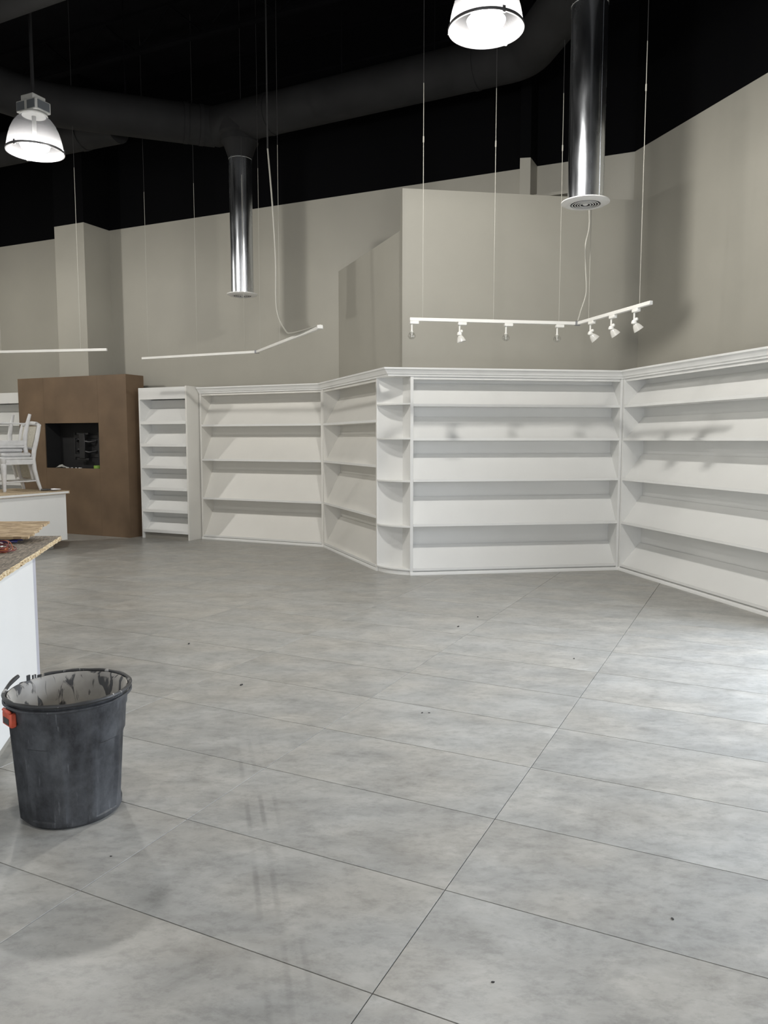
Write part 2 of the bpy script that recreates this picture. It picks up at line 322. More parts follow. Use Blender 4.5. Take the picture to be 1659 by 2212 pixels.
# ------------------------------------------------------------------ mesh helpers
class MB:
    def __init__(s): s.v = []; s.f = []; s.mi = []
    def face(s, idx, m=0): s.f.append(idx); s.mi.append(m)
    def box(s, a, b, m=0):
        x0, y0, z0 = a; x1, y1, z1 = b; n = len(s.v)
        s.v += [(x0,y0,z0),(x1,y0,z0),(x1,y1,z0),(x0,y1,z0),(x0,y0,z1),(x1,y0,z1),(x1,y1,z1),(x0,y1,z1)]
        for q in ((0,3,2,1),(4,5,6,7),(0,1,5,4),(1,2,6,5),(2,3,7,6),(3,0,4,7)): s.face([n+i for i in q], m)
        return s
    def prism(s, poly, z0, z1, m=0, mtop=None):
        n = len(s.v); k = len(poly)
        ar = sum(poly[i][0]*poly[(i+1)%k][1]-poly[(i+1)%k][0]*poly[i][1] for i in range(k))
        if ar < 0: poly = poly[::-1]
        s.v += [(p[0],p[1],z0) for p in poly] + [(p[0],p[1],z1) for p in poly]
        s.face([n+i for i in range(k)][::-1], m); s.face([n+k+i for i in range(k)], m if mtop is None else mtop)
        for i in range(k): s.face([n+i, n+(i+1)%k, n+k+(i+1)%k, n+k+i], m)
        return s
    def profile_x(s, prof, x0, x1, m=0):
        """closed (y,z) profile extruded along x"""
        n = len(s.v); k = len(prof)
        s.v += [(x0,p[0],p[1]) for p in prof] + [(x1,p[0],p[1]) for p in prof]
        s.face([n+i for i in range(k)], m); s.face([n+k+i for i in range(k)][::-1], m)
        for i in range(k): s.face([n+i, n+k+i, n+k+(i+1)%k, n+(i+1)%k], m)
        return s
    def tube(s, path, r, seg=10, m=0, caps=True):
        path = [Vector(p) for p in path]; k = len(path)
        rs = r if isinstance(r, (list, tuple)) else [r]*k
        up = None; rings = []
        for i, p in enumerate(path):
            if i == 0: t = path[1]-p
            elif i == k-1: t = p-path[i-1]
            else: t = (path[i+1]-p).normalized() + (p-path[i-1]).normalized()
            t.normalize()
            if up is None:
                ref = Vector((0,0,1)) if abs(t.z) < .9 else Vector((1,0,0))
                up = (ref - t*ref.dot(t)).normalized()
            else:
                up = (up - t*up.dot(t)).normalized()
            sd = t.cross(up); n = len(s.v)
            c = 1.0
            if 0 < i < k-1:
                a = (path[i+1]-p).normalized(); c = max(.35, abs(a.dot(t)))
            rad = rs[i]
            for j in range(seg):
                a = 2*math.pi*j/seg
                off = up*math.cos(a) + sd*math.sin(a)
                s.v.append(tuple(p + off*rad))
            rings.append(n)
        for i in range(k-1):
            for j in range(seg):
                a, b = rings[i], rings[i+1]; j2 = (j+1) % seg
                s.face([a+j, b+j, b+j2, a+j2], m)
        if caps:
            s.face([rings[0]+j for j in range(seg)], m); s.face([rings[-1]+j for j in range(seg)][::-1], m)
        return s
    def lathe(s, prof, seg=32, m=0, c=(0,0), close=False, cap0=False, cap1=False):
        rings = []
        for r, z in prof:
            n = len(s.v); rings.append(n)
            for j in range(seg):
                a = 2*math.pi*j/seg; s.v.append((c[0]+r*math.cos(a), c[1]+r*math.sin(a), z))
        k = len(rings)
        for i in range(k if close else k-1):
            a, b = rings[i], rings[(i+1) % k]
            for j in range(seg):
                j2 = (j+1) % seg; s.face([a+j, a+j2, b+j2, b+j], m)
        if cap0: s.face([rings[0]+j for j in range(seg)][::-1], m)
        if cap1: s.face([rings[-1]+j for j in range(seg)], m)
        return s
    def mesh(s, name, mats, smooth=True):
        me = bpy.data.meshes.new(name); me.from_pydata(s.v, [], s.f)
        for mt in (mats if isinstance(mats, (list, tuple)) else [mats]): me.materials.append(mt)
        for p, i in zip(me.polygons, s.mi): p.material_index = i
        me.update()
        if smooth:
            me.shade_smooth(); me.set_sharp_from_angle(angle=math.radians(38))
        return me
    def build(s, name, mats, parent=None, bevel=0, smooth=True, recalc=False):
        me = s.mesh(name, mats, smooth)
        if recalc:
            import bmesh
            bm = bmesh.new(); bm.from_mesh(me); bmesh.ops.recalc_face_normals(bm, faces=bm.faces); bm.to_mesh(me); bm.free()
        o = bpy.data.objects.new(name, me); COL.objects.link(o)
        if parent is not None: o.parent = parent
        if bevel:
            md = o.modifiers.new('bevel', 'BEVEL'); md.width = bevel; md.segments = 1; md.limit_method = 'ANGLE'; md.harden_normals = False
        return o
def tag(o, label=None, cat=None, group=None, kind=None):
    if label: o['label'] = label
    if cat: o['category'] = cat
    if group: o['group'] = group
    if kind: o['kind'] = kind
    return o
def thing(name, label, cat, loc=(0,0,0), rz=0, group=None):
    o = bpy.data.objects.new(name, None); COL.objects.link(o); o.location = loc; o.rotation_euler = (0,0,rz)
    o.empty_display_size = .1
    return tag(o, label, cat, group)
def copy_tree(o, parent=None):
    c = o.copy(); COL.objects.link(c)
    if parent is not None: c.parent = parent
    for ch in [x for x in bpy.data.objects if x.parent == o]: copy_tree(ch, c)
    return c
def V2(x, y): return Vector((x, y))
def rot_of(a, b): return math.atan2(b[1]-a[1], b[0]-a[0])

# ------------------------------------------------------------------ plan of the place (metres, camera at the origin)
A5 = math.radians(-65.1); U5 = V2(math.sin(A5), math.cos(A5))           # along the far wall, towards the left
N5 = V2(-U5.y, U5.x) * -1                                              # away from the camera
N5 = V2(U5.y, -U5.x) if V2(U5.y, -U5.x).y > 0 else V2(-U5.y, U5.x)
RC = V2(2.981, 9.684); RDIR = V2(.2309, -.9730)                         # shelf corner on the right; right run comes towards the camera
REND = RC + RDIR*3.55
ML = V2(.320, 9.281); CL = V2(-.091, 9.615); TC = V2(-.934, 11.788); P5L = V2(-3.04, 12.765)
WC = V2(3.255, 10.02)                                                   # wall corner on the right
W4A = V2(-.694, 12.00); W4B = V2(.206, 9.678)
WM_L = V2(.222, 9.545)
CEIL = 7.7

# ------------------------------------------------------------------ floor
fl = MB(); fl.prism([(-10.5,-6),(8.5,-6),(8.5,17.5),(-10.5,17.5)], -.25, -.008)
floor = tag(fl.build('floor', M['grout']), 'light grey floor of large rectangular stone-look tiles', 'floor', kind='structure')
TA, TBW = .5915, 1.205
ta = V2(math.sin(math.radians(26)), math.cos(math.radians(26))); tb = V2(ta.y, -ta.x); TO = V2(1.002, 4.283)
def wall_side(p):     # inside of the room?
    far = (p - TC).dot(N5) < .34
    rgt = (p - WC).dot(V2(.957, .290)) < .06
    tri = not ((p - W4A).dot(V2(.932, .362)) > .1 and (p - WM_L).dot(V2(-.155, .988)) > .1)
    return far and rgt and tri and p.x > -10 and p.y > -5.4
hw, hl, g_ = TBW/2-.0015, TA/2-.0015, .0009
def tile_into(mb, c, ax, ay):
    n = len(mb.v)
    for (k, z) in ((0, -.008), (0, -.0022), (g_, 0)):
        for sx, sy in ((-1,-1),(1,-1),(1,1),(-1,1)):
            q = c + ax*(sx*(hw-k)) + ay*(sy*(hl-k)); mb.v.append((q.x, q.y, z))
    for lv in (0, 4):
        for i in range(4):
            j = (i+1) % 4; mb.face([n+lv+i, n+lv+j, n+lv+4+j, n+lv+4+i])
    mb.face([n+8, n+9, n+10, n+11])
tm = MB(); tile_into(tm, V2(0,0), V2(1,0), V2(0,1)); tile_me = tm.mesh('tile', M['tile'], smooth=False)
rest = MB(); cnt = 0
trot = math.atan2(tb.y, tb.x)
for i in range(-22, 26):
    for j in range(-14, 14):
        c = TO + ta*((i+.5)*TA) + tb*((j+.5)*TBW)
        if not wall_side(c): continue
        corners = [c + tb*(sx*hw) + ta*(sy*hl) for sx in (-1,1) for sy in (-1,1)]
        vis = any(q.y > 1.6 and abs(q.x) < .53*q.y + .35 for q in corners)
        if vis:
            o = bpy.data.objects.new('tile', tile_me); COL.objects.link(o); o.parent = floor
            o.location = (c.x, c.y, 0); o.rotation_euler = (0, 0, trot); cnt += 1
        else:
            tile_into(rest, c, tb, ta)
r_ = rest.build('outer_tiles', M['tile'], floor, smooth=False); r_['kind'] = 'stuff'
print('tiles', cnt)

# ------------------------------------------------------------------ walls
def wall_prism(name, pts, z0, z1, mat, label):
    m = MB(); m.prism([tuple(p) for p in pts], z0, z1)
    return tag(m.build(name, mat), label, 'wall', kind='structure')
w5a = TC + N5*.33 - U5*4.62                   # right end of the far wall
w5a = WC + V2(.02, .14)
w5b = w5a + U5*15.2
wall_far = wall_prism('wall_far', [w5a, w5b, w5b+N5*.15, w5a+N5*.15], 0, CEIL, M['wall'], 'long greige far wall painted black above a high line')
wall_prism('wall_angled', [W4A, W4B, W4B+V2(.932,.362)*.12, W4A+V2(.932,.362)*.12], 0, 4.2, M['wall'], 'lower angled greige partition above the angled shelving')
wall_prism('wall_middle', [WM_L, WC, WC+V2(-.02,.09), WM_L+V2(-.02,.11)], 0, 4.655, M['wall'], 'greige partition with a free top edge behind the track light with bulbs')
RW = V2(.290, -.957).normalized(); RN = V2(-RW.y, RW.x)
def rw(t, d=0): return WC + RW*t + RN*d
# right wall with a tall shop-front opening nearer the camera
m = MB()
m.prism([tuple(rw(-.6)), tuple(rw(3.80)), tuple(rw(3.80,.15)), tuple(rw(-.6,.15))], 0, CEIL)
m.prism([tuple(rw(3.80)), tuple(rw(7.40)), tuple(rw(7.40,.15)), tuple(rw(3.80,.15))], 3.0, CEIL)
m.prism([tuple(rw(7.40)), tuple(rw(16)), tuple(rw(16,.15)), tuple(rw(7.40,.15))], 0, CEIL)
tag(m.build('wall_right', M['wall']), 'greige right wall with black paint above a high line', 'wall', kind='structure')
lw = MB(); lw.prism([(-10,-6),(-9.85,-6),(-9.85,17),(-10,17)], 0, CEIL)
tag(lw.build('wall_left', M['wall']), 'greige left wall outside the view', 'wall', kind='structure')
fw = MB(); fw.box((-10,-5.2,0),(-4.2,-5.05,CEIL)); fw.box((4.2,-5.2,0),(8,-5.05,CEIL)); fw.box((-4.2,-5.2,3.1),(4.2,-5.05,CEIL))
tag(fw.build('wall_front', M['wall']), 'front wall with the shop window behind the viewer', 'wall', kind='structure')
# windows
def window(name, P, rz, W, H, n, label):
    e = thing(name, label, 'window', P, rz); e['kind'] = 'structure'
    f = MB(); f.box((0,-.03,0),(W,.05,.06)); f.box((0,-.03,H-.06),(W,.05,H))
    for i in range(n+1):
        x = i*(W-.06)/n; f.box((x,-.03,.06),(x+.06,.05,H-.06))
    f.build('window_frame', M['alu'], e, bevel=.003)
    for i in range(n):
        x0 = i*(W-.06)/n+.06; x1 = (i+1)*(W-.06)/n
        MB().box((x0,.004,.06),(x1,.012,H-.06)).build('pane', M['pane'], e)
    return e
p_ = rw(3.82, .05); window('window_1', (p_.x, p_.y, .0), math.atan2(RW.y, RW.x), 3.56, 3.0, 3, 'tall shop-front glazing in the right wall')
window('window_2', (-4.18, -5.13, 0), 0, 8.36, 3.1, 5, 'wide shop-front glazing in the front wall')
# ceiling deck with open-web joists
cl = MB(); cl.box((-10.5,-6,CEIL),(8.5,17.5,CEIL+.2))
ceiling = tag(cl.build('ceiling', M['black']), 'high black ceiling with black steel joists', 'ceiling', kind='structure')
jm = MB(); L = 22.0
jm.box((-L/2,-.045,.0),(L/2,.045,.035)); jm.box((-L/2,-.045,.50),(L/2,.045,.535))
k = 0; x = -L/2
while x < L/2-.6:
    a, b = (.02, .52) if k % 2 == 0 else (.52, .02)
    jm.tube([(x,0,a),(x+.6,0,b)], .014, 6); x += .6; k += 1
jme = jm.mesh('joist', M['black'], smooth=False)
for i in range(8):
    c = V2(-1, 9) + U5*0 + N5*((i-5.2)*1.6)
    o = bpy.data.objects.new('joist', jme); COL.objects.link(o); o.parent = ceiling
    o.location = (c.x, c.y, CEIL-.54); o.rotation_euler = (0,0, math.atan2(U5.y, U5.x))
# boxed column on the far wall above the brown cabinet, and a slim one beside the partition
pc = w5a + U5*((V2(-4.83,13.93)-w5a).dot(U5))
cm = MB(); cm.prism([tuple(pc), tuple(pc - N5*.585), tuple(pc - N5*.585 + U5*.68), tuple(pc + U5*.68)], 2.745, CEIL)
tag(cm.build('trim_1', M['wall']), 'square boxed column on the far wall above the brown cabinet', 'column', kind='structure')
cm = MB(); q = V2(1.775, 10.42); cm.prism([tuple(q), tuple(q+V2(.135,-.02)), tuple(q+V2(.135,-.02)+N5*.4), tuple(q+N5*.36)], 0, CEIL)
tag(cm.build('trim_2', M['wall']), 'slim greige post rising behind the partition top', 'column', kind='structure')
lm = MB(); q = V2(1.93, 10.62); lm.prism([tuple(q), tuple(q-U5*.55), tuple(q-U5*.55+N5*.14), tuple(q+N5*.14)], 4.86, 4.90)
tag(lm.build('trim_3', M['wall']), 'narrow ledge on the far wall beside the slim post', 'ledge', kind='structure')

# ------------------------------------------------------------------ wall shelving
def slanted_unit(name, label, PL, PR, dep, ledges, tops, zs=2.405, mat='white', lipz=.012, post=.034, group='white slanted wall shelving', trim_l=0, trim_r=0):
    Lx = (PR-PL).length
    e = thing(name, label, 'shelving', (PL.x, PL.y, 0), rot_of(PL, PR), group)
    x0, x1 = trim_l, Lx-trim_r
    MB().box((x0,0,0),(x0+post,dep,zs)).build('upright', M[mat], e, .002)
    MB().box((x1-post,0,0),(x1,dep,zs)).build('upright', M[mat], e, .002)
    a, b = x0+post, x1-post
    MB().box((a,dep-.012,.0),(b,dep,zs)).build('back_panel', M[mat], e)
    MB().box((x0,0,zs),(x1,dep,zs+.02)).build('top_board', M[mat], e, .002)
    MB().box((a,.012,zs-.035),(b,.03,zs)).build('top_rail', M[mat], e, .002)
    for z, t in zip(ledges, tops):
        ld = MB().box((a,.004,z-.02),(b,dep-.012,z)).build('ledge', M[mat], e, .002)
        MB().box((a,-.004,z-.021),(b,.0035,z+lipz)).build('lip', M['edge'], ld, .0015)
        y0, y1 = .03, dep-.03
        MB().profile_x([(y0,z),(y1,t),(y1+.012,t-.002),(y0+.02,z)], a, b).build('slanted_panel', M[mat], e)
    zb = ledges[-1]-.021
    pl = MB().box((a,.03,0),(b,.05,zb)).build('plinth', M[mat], e)
    MB().profile_x([(-.012,0),(-.012,.022),(-.004,.036),(.03,.042),(.03,0)], x0, x1).build('base_moulding', M['edge'], pl)
    return e
LG5 = [2.07, 1.661, 1.163, .617, .075]; TP5 = [2.335, 1.93, 1.473, .945, .345]
LG4 = [1.887, 1.326, .688, .065]; TP4 = [2.275, 1.72, 1.145, .475]
slanted_unit('slanted_shelving', 'wide white slanted display shelving below the track light with glass bulbs', ML, RC, .262, LG5, TP5)
slanted_unit('slanted_shelving', 'white slanted display shelving along the right wall, cut by the frame edge', RC, REND, .30, LG5, TP5)
slanted_unit('slanted_shelving', 'narrow angled white slanted shelving between the far run and the curved corner shelf', TC, CL, .28, LG4, TP4, mat='warmwhite')
slanted_unit('slanted_shelving', 'white slanted shelving on the far wall right of the magazine bookcase', P5L, TC, .30, LG4, TP4, mat='warmwhite')

# rounded corner shelf
KC = V2(.230, 9.520)
cs = thing('corner_shelf', 'tall white corner shelf with quarter-round shelves at the end of the wide run', 'shelf', (KC.x, KC.y, 0))
la, lb = CL-KC, ML-KC - V2(.003, 0)
def qround(k, n=14, s=1.0):
    return [la*(s*math.cos(t))+lb*(s*math.sin(t)) for t in [math.pi/2*i/n for i in range(n+1)]]
na = V2(-la.y, la.x).normalized(); na = na if na.y > 0 else -na
MB().prism([tuple(la), (0,0), tuple(V2(0,0)+na*.016), tuple(la+na*.016)], 0, 2.405).build('back_panel', M['white'], cs)
nb = V2(-lb.y, lb.x).normalized(); nb = nb if nb.x > 0 else -nb
MB().prism([tuple(lb), (0,0), tuple(V2(0,0)+nb*.012), tuple(lb+nb*.012)], 0, 2.405).build('side_panel', M['white'], cs)
dla = la.normalized()
MB().prism([tuple(la-na*.004), tuple(la-dla*.02-na*.004), tuple(la-dla*.02), tuple(la)], .0, 2.405).build('edge_strip', M['edge'], cs)
for z in (2.09, 1.672, 1.157, .603, .075):
    MB().prism([(0,0)]+[tuple(p) for p in qround(0)], z-.02, z).build('shelf', M['white'], cs, .002)
MB().prism([(0,0)]+[tuple(p) for p in qround(0, 14, 1.0)], 2.405, 2.425).build('top_board', M['white'], cs)
MB().prism([(0,0)]+[tuple(p) for p in qround(0, 14, .93)], 0, .05).build('plinth', M['edge'], cs)

# crown moulding: one profile mitred along the whole run
def line_x(p, d, q, e):
    den = d.x*e.y-d.y*e.x; t = ((q-p).x*e.y-(q-p).y*e.x)/den; return p+d*t
dM = (RC-ML).normalized(); d4 = (CL-TC).normalized()
XC = line_x(ML, dM, TC, d4)
path = [P5L, TC, XC, RC, REND]
prof = [(.0,2.405),(.010,2.405),(.014,2.425),(.030,2.432),(.034,2.446),(.058,2.466),(.064,2.478),(.078,2.482),(.080,2.502),(.0,2.502)]
def offs(i, o):
    def nrm(a, b): d = (b-a).normalized(); return V2(d.y, -d.x)      # towards the room
    if i == 0: return path[0] + nrm(path[0], path[1])*o
    if i == len(path)-1: return path[-1] + nrm(path[-2], path[-1])*o
    n1, n2 = nrm(path[i-1], path[i]), nrm(path[i], path[i+1])
    b = (n1+n2).normalized(); return path[i] + b*(o/b.dot(n1))
cr = thing('crown_moulding', 'white stepped crown moulding along the top of the wall shelving', 'moulding', (0,0,0))
for i in range(len(path)-1):
    m = MB(); k = len(prof)
    for e_ in (i, i+1):
        for o, z in prof:
            p = offs(e_, o); m.v.append((p.x, p.y, z))
    m.face(list(range(k))[::-1]); m.face([k+j for j in range(k)])
    for j in range(k): m.face([j, (j+1) % k, k+(j+1) % k, k+j])
    m.build('moulding_run', M['edge'], cr, recalc=True)

# ------------------------------------------------------------------ narrow magazine bookcases
NBR = V2(-3.182, 12.499)
def magazine_case(PR, width, label):
    PL = PR + U5*width
    e = thing('magazine_bookcase', label, 'bookcase', (PL.x, PL.y, 0), rot_of(PL, PR), 'narrow magazine bookcases')
    D, H = .56, 2.505; p = .03
    MB().box((0,0,0),(p,D,H)).build('side_panel', M['white'], e, .002)
    MB().box((width-p,0,0),(width,D,H+.012)).build('side_panel', M['warmwhite'], e, .002)
    MB().box((p,D-.012,.09),(width-p,D,H)).build('back_panel', M['white'], e)
    MB().box((p,.03,H-.02),(width-p,D-.012,H)).build('top_board', M['white'], e)
    MB().box((p,-.002,2.312),(width-p,.02,H)).build('header', M['white'], e, .002)
    zs = [1.937, 1.569, 1.209, .845, .477, .135]
    up = [2.31]+zs[:-1]
    for z, u in zip(zs, up):
        ld = MB().box((p,.004,z-.03),(width-p,.30,z-.012)).build('ledge', M['white'], e)
        MB().box((p,-.006,z-.032),(width-p,.004,z+.018)).build('lip', M['edge'], ld, .0015)
        t = u-.135
        MB().profile_x([(.03,z-.012),(.25,t),(.265,t),(.06,z-.012)], p, width-p).build('slanted_panel', M['white'], e)
        MB().box((p,.27,t-.05),(width-p,.28,u)).build('backing_strip', M['white'], e)
    MB().box((p,.04,0),(width-p,.06,.102)).build('toe_kick', M['kick'], e)
    return e
magazine_case(NBR, 1.0, 'tall narrow white magazine bookcase right of the brown cabinet')
CB = V2(-4.28, 12.887)
magazine_case(CB + U5*2.60 + N5*.12, 1.0, 'white magazine bookcase partly hidden behind the brown cabinet and stacked chairs')

# ------------------------------------------------------------------ brown media cabinet with a television recess
CW, CH, CD = 2.53, 2.735, .42
cpl = CB + U5*CW
mc = thing('media_cabinet', 'large brown fibreboard cabinet with an empty black television recess', 'cabinet', (cpl.x, cpl.y, 0), rot_of(cpl, CB))
hx0, hx1, hz0, hz1 = CW-1.90, CW-.635, 1.157, 1.938
T = .02
MB().box((0,0,0),(hx0-.0015,T,CH)).build('front_panel', M['brown'], mc, .0015)
MB().box((hx1+.0015,0,0),(CW,T,CH)).build('front_panel', M['brown'], mc, .0015)
MB().box((hx0,.001,hz1),(hx1,T,CH)).build('front_panel', M['brown'], mc, .0015)
MB().box((hx0,.001,0),(hx1,T,hz0)).build('front_panel', M['brown'], mc, .0015)
MB().box((0,T,0),(T,CD,CH)).build('side_panel', M['brown'], mc)
MB().box((CW-T,T,0),(CW,CD,CH)).build('side_panel', M['brown'], mc)
MB().box((T,T,CH-T),(CW-T,CD,CH)).build('top_panel', M['brown'], mc)
rm = MB(); RD = .33
rm.box((hx0-.03,RD,hz0-.03),(hx1+.03,RD+.012,hz1+.03)); rm.box((hx0-.03,T,hz0-.03),(hx0,RD,hz1+.03)); rm.box((hx1,T,hz0-.03),(hx1+.03,RD,hz1+.03))
rm.box((hx0,T,hz0-.03),(hx1,RD,hz0)); rm.box((hx0,T,hz1),(hx1,RD,hz1+.03))
rm.build('recess', M['brownin'], mc)
# television bracket standing inside the recess
bx, bz = CW-1.25, 1.54
tvp = cpl - U5*bx + N5*(RD-.002)
tv = thing('television_bracket', 'black wall bracket for a television inside the cabinet recess', 'bracket', (tvp.x, tvp.y, bz), rot_of(cpl, CB))
MB().box((-.28,-.012,-.20),(.28,0,-.14)).box((-.28,-.012,.14),(.28,0,.20)).box((-.30,-.012,-.24),(-.27,0,.24)).box((.27,-.012,-.24),(.30,0,.24)).build('wall_plate', M['blackmetal_shade'], tv, .002)
MB().box((-.065,-.12,-.22),(.065,-.085,.22)).build('mast', M['blackmetal_shade'], tv, .006)
for z in (.2175, -.2325): MB().box((-.13,-.10,z-.0175),(.13,-.07,z+.0175)).build('cross_bar', M['blackmetal_shade'], tv, .004)
for z in (-.09, .09):
    MB().tube([(-.22,-.012,z),(-.10,-.10,z+.03),(.0,-.10,z+.01)], .018, 8).build('arm', M['blackmetal_shade'], tv)
    MB().tube([(.24,-.012,z),(.14,-.09,z-.02),(.03,-.10,z)], .018, 8).build('arm', M['blackmetal_shade'], tv)
MB().box((.34,-.05,-.17),(.52,0,.17)).build('junction_box', M['blackmetal_shade'], tv, .006)
def in_recess(x, y): return cpl - U5*x + N5*y
q = in_recess(hx1-.14, .09)
tp = MB(); tp.lathe([(.065,0),(.065,.05),(.04,.05),(.04,0)], 24, close=True)
o = tp.build('tape_roll', M['green']); o.location = (q.x, q.y, hz0+.001); tag(o, 'green masking tape roll lying in the cabinet recess', 'tape')
q = in_recess(hx0+.28, .10)
rg = MB(); random.seed(3)
for i in range(9):
    for j in range(7):
        a, b_ = (i/8-.5)*.18, (j/6-.5)*.12
        rg.v.append((a, b_, max(0.004, .055*math.exp(-((a+.01)**2)/.0045-(b_**2)/.003)+random.uniform(-.006,.006))))
for i in range(8):
    for j in range(6):
        n = i*7+j; rg.face([n, n+7, n+8, n+1])
o = rg.build('rag', M['plastic']); o.location = (q.x, q.y, hz0+.001)
sm = o.modifiers.new('thick', 'SOLIDIFY'); sm.thickness = .003; sm.offset = 1
tag(o, 'crumpled pale rag in the left of the cabinet recess', 'rag')
for i in range(4):
    q = in_recess(hx0+.46+i*.10, .05)
    o = MB().prism([(-.025,-.008),(.02,-.012),(.028,.006),(-.012,.012)], 0, .010).build('plaster_chip', M['white'])
    o.location = (q.x, q.y, hz0+.001); o.rotation_euler = (0,0,i*1.1); tag(o, 'small white chip on the front sill of the cabinet recess', 'chip', 'white chips in the recess')

# ------------------------------------------------------------------ far white island with chairs
FR = V2(-4.842, 11.676); idir = V2(-.438, -.899); iback = V2(-.899, .438)
IH = .835
nr = FR + idir*1.9
isl = thing('display_island', 'white display island with tan board top carrying the stacked chairs', 'island', (nr.x, nr.y, 0), rot_of(nr, FR))
IL, ID = 1.9, 1.15
MB().box((0,0,.13),(IL-.02,.02,IH)).build('front_panel', M['white'], isl, .002)
MB().box((IL-.02,.0,.13),(IL,ID,IH)).build('end_panel', M['edge'], isl, .002)
MB().box((0,.02,.13),(.02,ID,IH)).build('end_panel', M['white'], isl, .002)
MB().box((.02,ID-.02,.13),(IL-.02,ID,IH)).build('back_panel', M['white'], isl)
MB().box((.02,.02,.13),(IL-.02,ID-.02,.15)).build('bottom_panel', M['white'], isl)
MB().box((.1,.16,0),(IL-.13,ID-.16,.13)).build('toe_kick', M['kick'], isl)
tp = MB().box((-.03,-.035,IH),(IL+.045,ID+.03,IH+.045)).build('top_board', M['ply'], isl, .002)
MB().box((.0,-.037,IH+.008),(IL+.025,-.035,IH+.037)).build('edge_band', M['edge'], tp)
ITOP = IH+.045
def isl_pt(x, y): p = nr + (FR-nr).normalized()*x + V2(-(FR-nr).normalized().y, (FR-nr).normalized().x)*y; return p

def tapered(pts, rads, seg=10):
    return MB().tube(pts, rads, seg)
def make_chair(label, loc, rz, flip=False):
    """local: +x to the sitter's left, -y forwards"""
    t = thing('dining_chair', label, 'chair', loc, rz, 'stacked white chairs on the island')
    if flip: t.rotation_euler = (math.pi, 0, rz)
    t.scale = (1.06, 1.06, 1.06)
    W, D = .23, .215
    for s in (-1, 1):
        tapered([(s*W,-D,.46),(s*W,-D,.41),(s*W,-D,.395),(s*W,-D,.37),(s*W*.99,-D,.20),(s*W*.98,-D,.05),(s*W*.98,-D,.035),(s*W*.98,-D,0)],
                [.038,.038,.028,.040,.034,.023,.027,.020]).build('front_leg', M['chair'], t)
        pts = [(s*.245,D+.085,0),(s*.235,D+.045,.14),(s*.225,D+.012,.30),(s*.22,D,.45),(s*.225,D+.02,.58),(s*.235,D+.055,.72),(s*.24,D+.085,.86),(s*.235,D+.10,.93)]
        tapered(pts, [.022,.027,.032,.034,.032,.030,.029,.027]).build('rear_leg', M['chair'], t)
    MB().box((-W-.02,-D-.025,.375),(W+.02,-D+.012,.445)).box((-W-.02,-D,.375),(-W+.012,D,.445)).box((W-.012,-D,.375),(W+.02,D,.445)).box((-W,D-.012,.375),(W,D+.02,.445)).build('apron', M['chair'], t, .006)
    MB().box((-W-.025,-D-.035,.445),(W+.025,D-.01,.485)).build('seat', M['chair'], t, .012)
    MB().box((-W-.01,-D-.02,.486),(W+.01,D-.03,.545)).build('cushion', M['pad'], t, .02)
    MB().tube([(-.25,D+.10,.93),(-.14,D+.115,.955),(0,D+.12,.965),(.14,D+.115,.955),(.25,D+.10,.93)], [.024,.03,.032,.03,.024], 10).build('top_rail', M['chair'], t)
    MB().tube([(-.225,D+.025,.60),(0,D+.04,.60),(.225,D+.025,.60)], .018, 8).build('lower_rail', M['chair'], t)
    pn = MB(); n = 8
    for i in range(n+1):
        x = -.215+.43*i/n; c = .012*(1-(x/.22)**2)
        for z, y in ((.61,D+.028),(.76,D+.064),(.92,D+.098)):
            pn.v += [(x, y+c-.004, z), (x, y+c+.004, z)]
    for i in range(n):
        for j in range(2):
            a = i*6+j*2; b = a+6
            pn.face([a, b, b+2, a+2]); pn.face([a+1, a+3, b+3, b+1])
    pn.build('cane_back', M['cane'], t)
    st = MB()
    for s in (-1, 1): st.tube([(s*W*.98,-D,.13),(s*.234,D+.05,.14)], .011, 8)
    st.tube([(-W*.97,0.02,.135),(W*.97,0.02,.135)], .011, 8)
    st.build('stretcher', M['chair'], t)
    return t
CH_Z = ITOP
chc = V2(-5.66, 11.68)
yaw = math.radians(-38)
make_chair('white wooden dining chair standing upright on the island, cane back to the right', (chc.x, chc.y, CH_Z), yaw)
make_chair('white wooden chair turned upside down on the upright chair, legs in the air', (chc.x-.13, chc.y+.02, CH_Z+1.158), yaw+math.pi, flip=True)

# plastic film hanging from the chairs
pf = MB(); random.seed(11); nx, nz = 8, 12
for i in range(nx+1):
    for j in range(nz+1):
        u_, v_ = i/nx, j/nz
        pf.v.append(((u_-.5)*.34*(1-.25*v_)+random.uniform(-.012,.012), .03*math.sin(u_*9+v_*3)+random.uniform(-.012,.012), -.42*v_+random.uniform(-.015,.015)))
for i in range(nx):
    for j in range(nz):
        n = i*(nz+1)+j; pf.face([n, n+1, n+nz+2, n+nz+1])
o = pf.build('plastic_film', M['plastic']); o.location = (-5.80, 11.30, CH_Z+.50); o.rotation_euler = (0,0,math.radians(-15))
sm = o.modifiers.new('thick', 'SOLIDIFY'); sm.thickness = .002
tag(o, 'crumpled translucent plastic film hanging from the chairs at the frame edge', 'plastic film')
# pliers on the island
q = V2(-5.02, 11.62)
pl = thing('pliers', 'dark pliers lying on the island top beside the chair leg', 'pliers', (q.x, q.y, ITOP+.021), math.radians(20))
MB().tube([(-.16,.03,0),(-.08,.02,0),(-.01,.004,0)], [.012,.014,.010], 8).build('handle', M['tool'], pl)
MB().tube([(-.16,-.03,0),(-.08,-.02,0),(-.01,-.004,0)], [.012,.014,.010], 8).build('handle', M['tool'], pl)
MB().tube([(-.02,0,0),(.03,0,0),(.12,0,0)], [.018,.02,.008], 8).build('jaw', M['ring'], pl)

